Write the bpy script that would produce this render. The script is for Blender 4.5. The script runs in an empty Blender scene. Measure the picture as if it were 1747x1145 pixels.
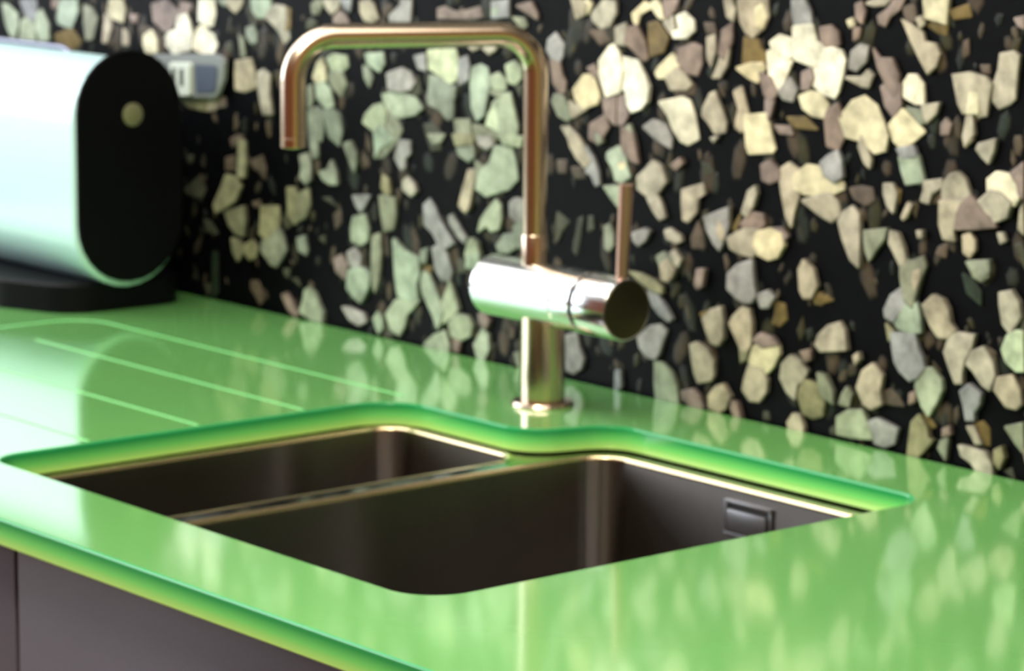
import bpy, bmesh, math, random
from mathutils import Vector, Matrix
from mathutils.geometry import tessellate_polygon
random.seed(7)
SC = bpy.context.scene
COL = SC.collection
ZC = 0.90                       # height of the worktop's upper face above the floor

# ------------------------------------------------------------ camera
r=(0.639886, 0.768425, 0.008272); u=(-0.136282, 0.102879, 0.985314); d=(-0.756289, 0.631616, -0.170553)
cam_data = bpy.data.cameras.new('camera')
cam = bpy.data.objects.new('camera', cam_data); COL.objects.link(cam)
cam_data.sensor_width = 36.0
cam_data.lens = 5200.0 / 1747.0 * 36.0
cam_data.clip_start = 0.05
M = Matrix(((r[0], u[0], -d[0], 1.76), (r[1], u[1], -d[1], -1.751), (r[2], u[2], -d[2], 0.50 + ZC), (0, 0, 0, 1)))
cam.matrix_world = M
cam_data.dof.use_dof = True
cam_data.dof.focus_distance = 1.5
cam_data.dof.aperture_fstop = 17
SC.camera = cam

# ------------------------------------------------------------ colour management
SC.view_settings.view_transform = 'Standard'
SC.view_settings.look = 'None'
SC.view_settings.gamma = 1.0
SC.view_settings.use_curve_mapping = False
SC.view_settings.exposure = 0.0
SC.cycles.use_denoising = True
SC.cycles.max_bounces = 8

# ------------------------------------------------------------ world and lights
W = bpy.data.worlds.new('world'); SC.world = W; W.use_nodes = True
W.node_tree.nodes['Background'].inputs[0].default_value = (0.8, 0.9, 1.0, 1)
W.node_tree.nodes['Background'].inputs[1].default_value = 0.3

def area(name, loc, target, sx, sy, power, col):
    l = bpy.data.lights.new(name, 'AREA'); l.shape = 'RECTANGLE'; l.size = sx; l.size_y = sy
    l.energy = power; l.color = col
    o = bpy.data.objects.new(name, l); COL.objects.link(o)
    o.location = (loc[0], loc[1], loc[2] + ZC)
    v = Vector((target[0] - loc[0], target[1] - loc[1], target[2] - loc[2]))
    o.rotation_euler = v.to_track_quat('-Z', 'Y').to_euler()
    return o
# daylight through the window of the left wall, and unseen softbox panels added below the ceiling for light and reflections
area('window_daylight', (-2.27, -1.65, 0.82), (0, -1.65, 0.82), 2.5, 1.3, 31, (0.86, 0.95, 1.0))
area('ceiling_softbox_left', (-1.15, -1.0, 1.60), (-1.15, -1.0, 0.0), 1.7, 1.6, 38, (1.0, 0.97, 0.92))
area('ceiling_softbox_right', (0.75, -0.9, 1.60), (0.75, -0.9, 0.0), 1.6, 1.5, 30, (1.0, 0.92, 0.78))

area('added_fill_light', (0.30, -1.0, 0.95), (0.10, -0.45, 0.05), 0.4, 0.4, 9, (1.0, 0.90, 0.66))  # added fill without a fitting, brightens the right front of the worktop

# ------------------------------------------------------------ materials
def lin(c):
    return tuple(((v / 255) / 12.92 if v / 255 <= 0.04045 else ((v / 255 + 0.055) / 1.055) ** 2.4) for v in c)
def mat(name, rgb, rough=0.5, metal=0.0, coat=0.0, spec=0.5, ior=1.5):
    m = bpy.data.materials.new(name); m.use_nodes = True
    b = m.node_tree.nodes['Principled BSDF']
    b.inputs['Base Color'].default_value = (*lin(rgb), 1)
    b.inputs['Roughness'].default_value = rough
    b.inputs['Metallic'].default_value = metal
    b.inputs['Coat Weight'].default_value = coat
    b.inputs['Specular IOR Level'].default_value = spec
    b.inputs['IOR'].default_value = ior
    return m
def node(m, t, **kw):
    n = m.node_tree.nodes.new(t)
    for k, v in kw.items(): setattr(n, k, v)
    return n
def add_noise(m, scale, amount, detail=3, stretch=(1, 1, 1), bump=0.0, dist=0.001):
    """vary the base colour by +-amount with an object-space noise, optional fine relief"""
    L = m.node_tree.links; b = m.node_tree.nodes['Principled BSDF']
    tc = node(m, 'ShaderNodeTexCoord'); mp = node(m, 'ShaderNodeMapping')
    mp.inputs['Scale'].default_value = stretch
    nz = node(m, 'ShaderNodeTexNoise'); nz.inputs['Scale'].default_value = scale; nz.inputs['Detail'].default_value = detail
    L.new(tc.outputs['Object'], mp.inputs['Vector']); L.new(mp.outputs['Vector'], nz.inputs['Vector'])
    mr = node(m, 'ShaderNodeMapRange'); mr.inputs['From Min'].default_value = 0.3; mr.inputs['From Max'].default_value = 0.7
    mr.inputs['To Min'].default_value = 1 - amount; mr.inputs['To Max'].default_value = 1 + amount
    L.new(nz.outputs['Fac'], mr.inputs['Value'])
    vm = node(m, 'ShaderNodeVectorMath', operation='SCALE')
    src = b.inputs['Base Color']
    if src.is_linked: L.new(src.links[0].from_socket, vm.inputs[0])
    else: vm.inputs[0].default_value = tuple(src.default_value[:3])
    L.new(mr.outputs['Result'], vm.inputs['Scale']); L.new(vm.outputs['Vector'], src)
    if bump:
        bp = node(m, 'ShaderNodeBump'); bp.inputs['Strength'].default_value = bump; bp.inputs['Distance'].default_value = dist
        L.new(nz.outputs['Fac'], bp.inputs['Height']); L.new(bp.outputs['Normal'], b.inputs['Normal'])
    return m

glass_top = mat('green_glass', (116, 184, 104), 0.13, coat=1.0, ior=1.52)
glass_top.node_tree.nodes['Principled BSDF'].inputs['Coat IOR'].default_value = 1.65
glass_top.node_tree.nodes['Principled BSDF'].inputs['Coat Roughness'].default_value = 0.085
add_noise(glass_top, 4, 0.05)
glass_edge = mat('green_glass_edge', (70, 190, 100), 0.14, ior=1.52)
def edge_refraction_ramp():  # refraction bands of the glass edge painted as colour by height
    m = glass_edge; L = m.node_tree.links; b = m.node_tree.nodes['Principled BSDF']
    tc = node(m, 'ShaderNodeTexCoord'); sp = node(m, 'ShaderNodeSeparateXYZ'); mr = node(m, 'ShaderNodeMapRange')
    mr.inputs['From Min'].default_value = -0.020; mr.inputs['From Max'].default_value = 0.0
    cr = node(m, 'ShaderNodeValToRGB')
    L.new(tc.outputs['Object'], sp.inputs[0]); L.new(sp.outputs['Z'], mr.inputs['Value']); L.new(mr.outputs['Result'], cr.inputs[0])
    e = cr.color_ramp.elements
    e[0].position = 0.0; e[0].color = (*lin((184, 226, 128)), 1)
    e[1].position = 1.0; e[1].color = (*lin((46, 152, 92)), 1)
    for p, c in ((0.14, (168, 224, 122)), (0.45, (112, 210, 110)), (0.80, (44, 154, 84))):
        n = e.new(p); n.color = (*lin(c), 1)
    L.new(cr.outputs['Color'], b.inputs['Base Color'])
edge_refraction_ramp()
groove_mat = mat('ground_groove_glass', (124, 206, 130), 0.3)
resin = mat('black_resin', (4, 4, 7), 0.5, spec=0.06)
add_noise(resin, 60, 0.5)
steel = mat('brushed_steel', (214, 215, 220), 0.17, 1.0)
face_reflection_steel = mat('dark_reflection_face', (84, 82, 64), 0.3, 1.0)  # dark reflection on the knob's end put into the metal colour
warm_reflection_steel = mat('warm_reflection_brushed_steel', (206, 186, 168), 0.22, 1.0)  # warm reflections of the room put into the base colour
add_noise(warm_reflection_steel, 900, 0.04, stretch=(1, 1, 0.02))
lever_steel = mat('lever_steel', (186, 150, 136), 0.42, 1.0)
handle_steel = mat('dark_satin_steel', (120, 120, 136), 0.35, 1.0)
dark_gap = mat('dark_joint', (14, 14, 16), 0.6)
sink_steel = mat('sink_steel', (124, 117, 114), 0.235, 1.0)
sink_steel.node_tree.nodes['Principled BSDF'].inputs['Anisotropic'].default_value = 0.9
sink_steel.node_tree.nodes['Principled BSDF'].inputs['Anisotropic Rotation'].default_value = 0.25
_t = node(sink_steel, 'ShaderNodeTangent', direction_type='RADIAL', axis='Z')
sink_steel.node_tree.links.new(_t.outputs[0], sink_steel.node_tree.nodes['Principled BSDF'].inputs['Tangent'])
add_noise(sink_steel, 900, 0.06, stretch=(1, 1, 0.04))
rim_steel = mat('sink_rim_steel', (226, 206, 168), 0.22, 1.0)
flange_steel = mat('sink_flange_steel', (150, 150, 146), 0.12, 1.0)
slot_steel = mat('overflow_steel', (150, 150, 156), 0.4, 1.0)
white_lacquer = mat('white_lacquer', (192, 226, 232), 0.35, coat=0.3)
black_plastic = mat('black_plastic', (5, 5, 9), 0.5, spec=0.12)
button_mat = mat('olive_button', (112, 110, 84), 0.5)
cabinet_mat = mat('satin_cabinet', (92, 90, 104), 0.42, 0.25)
add_noise(cabinet_mat, 700, 0.10, bump=0.25, dist=0.0004)
carcass_mat = mat('carcass', (120, 116, 112), 0.6)
plate_mat = mat('grey_acrylic', (126, 130, 132), 0.25)
plate_dark = mat('blue_grey_acrylic', (74, 80, 100), 0.25)
slot_mat = mat('slot_shadow_grey', (70, 72, 66), 0.4)
insert_mat = mat('white_plastic', (205, 212, 205), 0.35)
paint = mat('wall_paint', (196, 188, 176), 0.8)
brick_paint = mat('brown_wall', (120, 66, 44), 0.8)
tan_paint = mat('tan_wall', (196, 160, 104), 0.8)
white_ceiling = mat('white_ceiling', (236, 236, 232), 0.8)
wood = mat('warm_wood', (150, 84, 40), 0.5)
add_noise(wood, 9, 0.25, stretch=(1, 1, 0.12))
floor_mat = mat('oak_floor', (150, 112, 70), 0.45)
add_noise(floor_mat, 8, 0.2, stretch=(0.2, 1, 1))
white_frame = mat('white_frame', (225, 228, 230), 0.5)
pane = bpy.data.materials.new('daylight_pane'); pane.use_nodes = True
pb = pane.node_tree.nodes['Principled BSDF']
pb.inputs['Emission Color'].default_value = (0.86, 0.95, 1, 1); pb.inputs['Emission Strength'].default_value = 2.2
chip_mat = bpy.data.materials.new('milky_quartz'); chip_mat.use_nodes = True
def chip_nodes():
    m = chip_mat; L = m.node_tree.links; b = m.node_tree.nodes['Principled BSDF']
    b.inputs['Roughness'].default_value = 0.42; b.inputs['Specular IOR Level'].default_value = 0.15
    at = node(m, 'ShaderNodeAttribute'); at.attribute_name = 'col'
    L.new(at.outputs['Color'], b.inputs['Base Color'])
    add_noise(m, 80, 0.32, detail=5)
chip_nodes()

# ------------------------------------------------------------ helpers
def tag(o, label=None, cat=None, group=None, kind=None):
    if label: o['label'] = label
    if cat: o['category'] = cat
    if group: o['group'] = group
    if kind: o['kind'] = kind
    return o
def link(name, me, m, parent=None):
    o = bpy.data.objects.new(name, me); COL.objects.link(o)
    if m is not None and not me.materials:
        for k in (m if isinstance(m, (list, tuple)) else [m]): me.materials.append(k)
    if parent is not None: o.parent = parent
    return o
def from_bm(name, bm, m, parent=None, smooth=None):
    bmesh.ops.recalc_face_normals(bm, faces=bm.faces)
    me = bpy.data.meshes.new(name); bm.to_mesh(me); bm.free()
    if smooth is not None:
        me.polygons.foreach_set('use_smooth', [True] * len(me.polygons))
        me.set_sharp_from_angle(angle=math.radians(smooth))
    return link(name, me, m, parent)
def empty(name, loc=(0, 0, 0)):
    o = bpy.data.objects.new(name, None); COL.objects.link(o); o.location = loc
    o.empty_display_size = 0.02
    return o
def add_box(bm, x0, x1, y0, y1, z0, z1, bev=0.0):
    v = [bm.verts.new(p) for p in ((x0,y0,z0),(x1,y0,z0),(x1,y1,z0),(x0,y1,z0),(x0,y0,z1),(x1,y0,z1),(x1,y1,z1),(x0,y1,z1))]
    fs = [bm.faces.new([v[i] for i in f]) for f in ((0,3,2,1),(4,5,6,7),(0,1,5,4),(1,2,6,5),(2,3,7,6),(3,0,4,7))]
    if bev:
        es = list({e for f in fs for e in f.edges})
        bmesh.ops.bevel(bm, geom=es, offset=bev, segments=2, affect='EDGES', profile=0.5)
def box(name, x0, x1, y0, y1, z0, z1, m, parent=None, bev=0.0):
    bm = bmesh.new(); add_box(bm, x0, x1, y0, y1, z0, z1, bev)
    return from_bm(name, bm, m, parent, 35 if bev else None)
def roundpoly(cs, seg=8):
    """polygon with each corner (x, y, radius) rounded by an arc"""
    out = []; n = len(cs)
    for i in range(n):
        p = Vector(cs[i][:2]); a = Vector(cs[i-1][:2]); b = Vector(cs[(i+1) % n][:2]); rr = cs[i][2]
        if rr <= 0: out.append(tuple(p)); continue
        da = (a - p).normalized(); db = (b - p).normalized()
        ang = da.angle(db); t = rr / math.tan(ang / 2)
        c = p + (da + db).normalized() * (rr / math.sin(ang / 2))
        s = p + da * t; e = p + db * t
        a0 = math.atan2(s.y - c.y, s.x - c.x); a1 = math.atan2(e.y - c.y, e.x - c.x)
        dl = (a1 - a0 + math.pi) % (2 * math.pi) - math.pi
        for k in range(seg + 1):
            th = a0 + dl * k / seg
            out.append((c.x + rr * math.cos(th), c.y + rr * math.sin(th)))
    return out
def offset(loop, dist):
    """shift a closed loop to its left side by dist"""
    n = len(loop); out = []
    for i in range(n):
        a = Vector(loop[i-1]); p = Vector(loop[i]); b = Vector(loop[(i+1) % n])
        e1 = (p - a); e2 = (b - p)
        e1 = e1.normalized() if e1.length > 1e-9 else e2.normalized()
        e2 = e2.normalized() if e2.length > 1e-9 else e1
        n1 = Vector((-e1.y, e1.x)); n2 = Vector((-e2.y, e2.x)); nn = (n1 + n2).normalized()
        q = p + nn * (dist / max(0.4, nn.dot(n1)))
        out.append((q.x, q.y))
    return out
def slab(name, loops, levels, mats, parent=None, caps=True):
    """solid slab: first loop CCW is the outline, the others CW are holes; levels = [(z, inset), ...] top to bottom"""
    bm = bmesh.new(); tops = []; bots = []
    for lp in loops:
        rings = []
        for z, ins in levels:
            pts = offset(lp, ins) if ins else lp
            rings.append([bm.verts.new((p[0], p[1], z)) for p in pts])
        n = len(lp)
        for k in range(len(rings) - 1):
            for i in range(n):
                f = bm.faces.new((rings[k][i], rings[k+1][i], rings[k+1][(i+1) % n], rings[k][(i+1) % n]))
                f.material_index = 1 if isinstance(mats, (list, tuple)) and len(mats) > 1 else 0; f.smooth = True
        tops.append(rings[0]); bots.append(rings[-1])
    for rs, up in ((tops, 1), (bots, 0)):
        flat = [v for ring in rs for v in ring]
        tri = tessellate_polygon([[v.co for v in ring] for ring in rs])
        for t in tri:
            try: bm.faces.new([flat[i] for i in t])
            except ValueError: pass
    bmesh.ops.recalc_face_normals(bm, faces=bm.faces)
    me = bpy.data.meshes.new(name); bm.to_mesh(me); bm.free()
    me.set_sharp_from_angle(angle=math.radians(14))
    return link(name, me, mats, parent)
def lathe(name, prof, m, parent=None, axis='Z', origin=(0, 0, 0), seg=48, smooth=35):
    """prof = [(radius, height), ...] turned about the axis"""
    bm = bmesh.new(); rings = []
    def P(rad, h, th):
        c, s = rad * math.cos(th), rad * math.sin(th)
        q = (c, s, h) if axis == 'Z' else ((h, c, s) if axis == 'X' else (c, h, s))
        return (q[0] + origin[0], q[1] + origin[1], q[2] + origin[2])
    for rad, h in prof:
        if rad < 1e-6: rings.append([bm.verts.new(P(0, h, 0))])
        else: rings.append([bm.verts.new(P(rad, h, 2 * math.pi * k / seg)) for k in range(seg)])
    for a, b in zip(rings, rings[1:]):
        for k in range(seg):
            k2 = (k + 1) % seg
            if len(a) == 1 and len(b) == 1: continue
            if len(a) == 1: bm.faces.new((a[0], b[k], b[k2]))
            elif len(b) == 1: bm.faces.new((a[k], a[k2], b[0]))
            else: bm.faces.new((a[k], a[k2], b[k2], b[k]))
    return from_bm(name, bm, m, parent, smooth)
def tube(name, pts, rad, m, parent=None, seg=32, cap=True, flat=1.0):
    """round tube swept along 3-D points"""
    bm = bmesh.new(); rings = []; n = len(pts); P = [Vector(p) for p in pts]
    t0 = (P[1] - P[0]).normalized()
    ref = Vector((0, 0, 1)) if abs(t0.z) < 0.9 else Vector((1, 0, 0))
    nx = t0.cross(ref).normalized(); prev = t0
    for i in range(n):
        t = (P[min(i+1, n-1)] - P[max(i-1, 0)]).normalized()
        ax = prev.cross(t)
        if ax.length > 1e-7: nx = Matrix.Rotation(prev.angle(t), 3, ax.normalized()) @ nx
        prev = t; ny = t.cross(nx).normalized()
        rd = rad(i / (n - 1)) if callable(rad) else rad
        rings.append([bm.verts.new(P[i] + nx * rd * math.cos(2*math.pi*k/seg) + ny * rd * flat * math.sin(2*math.pi*k/seg)) for k in range(seg)])
    for a, b in zip(rings, rings[1:]):
        for k in range(seg): bm.faces.new((a[k], a[(k+1) % seg], b[(k+1) % seg], b[k]))
    if cap: bm.faces.new(rings[0]); bm.faces.new(rings[-1][::-1])
    return from_bm(name, bm, m, parent, 40)
def bend(points, rads, seg=10):
    """3-D polyline with rounded corners"""
    P = [Vector(p) for p in points]; out = [P[0]]
    for i in range(1, len(P) - 1):
        a = (P[i-1] - P[i]).normalized(); b = (P[i+1] - P[i]).normalized(); rr = rads[i-1]
        ang = a.angle(b); t = rr / math.tan(ang / 2)
        c = P[i] + (a + b).normalized() * (rr / math.sin(ang / 2))
        s = P[i] + a * t - c; e = P[i] + b * t - c
        ax = s.cross(e).normalized(); tot = s.angle(e)
        for k in range(seg + 1): out.append(c + Matrix.Rotation(tot * k / seg, 3, ax) @ s)
    out.append(P[-1]); return out
def extrude_x(name, loop, x0, x1, m, parent=None, bev=0.0, smooth=35):
    """(y, z) loop extruded along x with small rounded end edges"""
    bm = bmesh.new(); rings = []
    lv = [(x0, bev), (x0 + bev, 0), (x1 - bev, 0), (x1, bev)] if bev else [(x0, 0), (x1, 0)]
    for x, ins in lv:
        pts = offset(loop, ins) if ins else loop
        rings.append([bm.verts.new((x, p[0], p[1])) for p in pts])
    n = len(loop)
    for a, b in zip(rings, rings[1:]):
        for k in range(n): bm.faces.new((a[k], a[(k+1) % n], b[(k+1) % n], b[k]))
    bm.faces.new(rings[0]); bm.faces.new(rings[-1][::-1])
    return from_bm(name, bm, m, parent, smooth)

# ------------------------------------------------------------ the room
XL, XR, YF, ZF, ZT = -2.3, 2.7, -3.4, -0.90, 1.65
tag(box('floor', XL - .1, XR + .1, YF - .1, 0.1, ZF - 0.05, ZF, floor_mat), kind='structure')
tag(box('ceiling', XL - .1, XR + .1, YF - .1, 0.1, ZT, ZT + 0.05, white_ceiling), kind='structure')
tag(box('wall_front', XL - .1, XR + .1, YF - 0.08, YF, ZF, ZT, brick_paint), kind='structure')
tag(box('wall_right', XR, XR + 0.08, YF, 0.08, ZF, ZT, tan_paint), kind='structure')
def wall_left():
    y0, y1, z0, z1 = -2.95, -0.35, 0.12, 1.52
    bm = bmesh.new()
    add_box(bm, XL - .08, XL, YF, y0, ZF, ZT); add_box(bm, XL - .08, XL, y1, 0.08, ZF, ZT)
    add_box(bm, XL - .08, XL, y0, y1, ZF, z0); add_box(bm, XL - .08, XL, y0, y1, z1, ZT)
    tag(from_bm('wall_left', bm, paint), kind='structure')
    w = empty('window_1', (XL, (y0 + y1) / 2, z0)); tag(w, kind='structure')
    ox, oy, oz = w.location
    bm = bmesh.new()
    for a in ((y0, y0 + .05, z0, z1), (y1 - .05, y1, z0, z1), (y0 + .05, y1 - .05, z0, z0 + .05), (y0 + .05, y1 - .05, z1 - .05, z1), ((y0+y1)/2 - .025, (y0+y1)/2 + .025, z0 + .05, z1 - .05)):
        add_box(bm, -0.06, 0.0, a[0] - oy, a[1] - oy, a[2] - oz, a[3] - oz)
    from_bm('window_frame', bm, white_frame, w)
    box('window_pane', -0.045, -0.04, y0 + .05 - oy, y1 - .05 - oy, z0 + .05 - oz, z1 - .05 - oz, pane, w)
wall_left()

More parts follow.
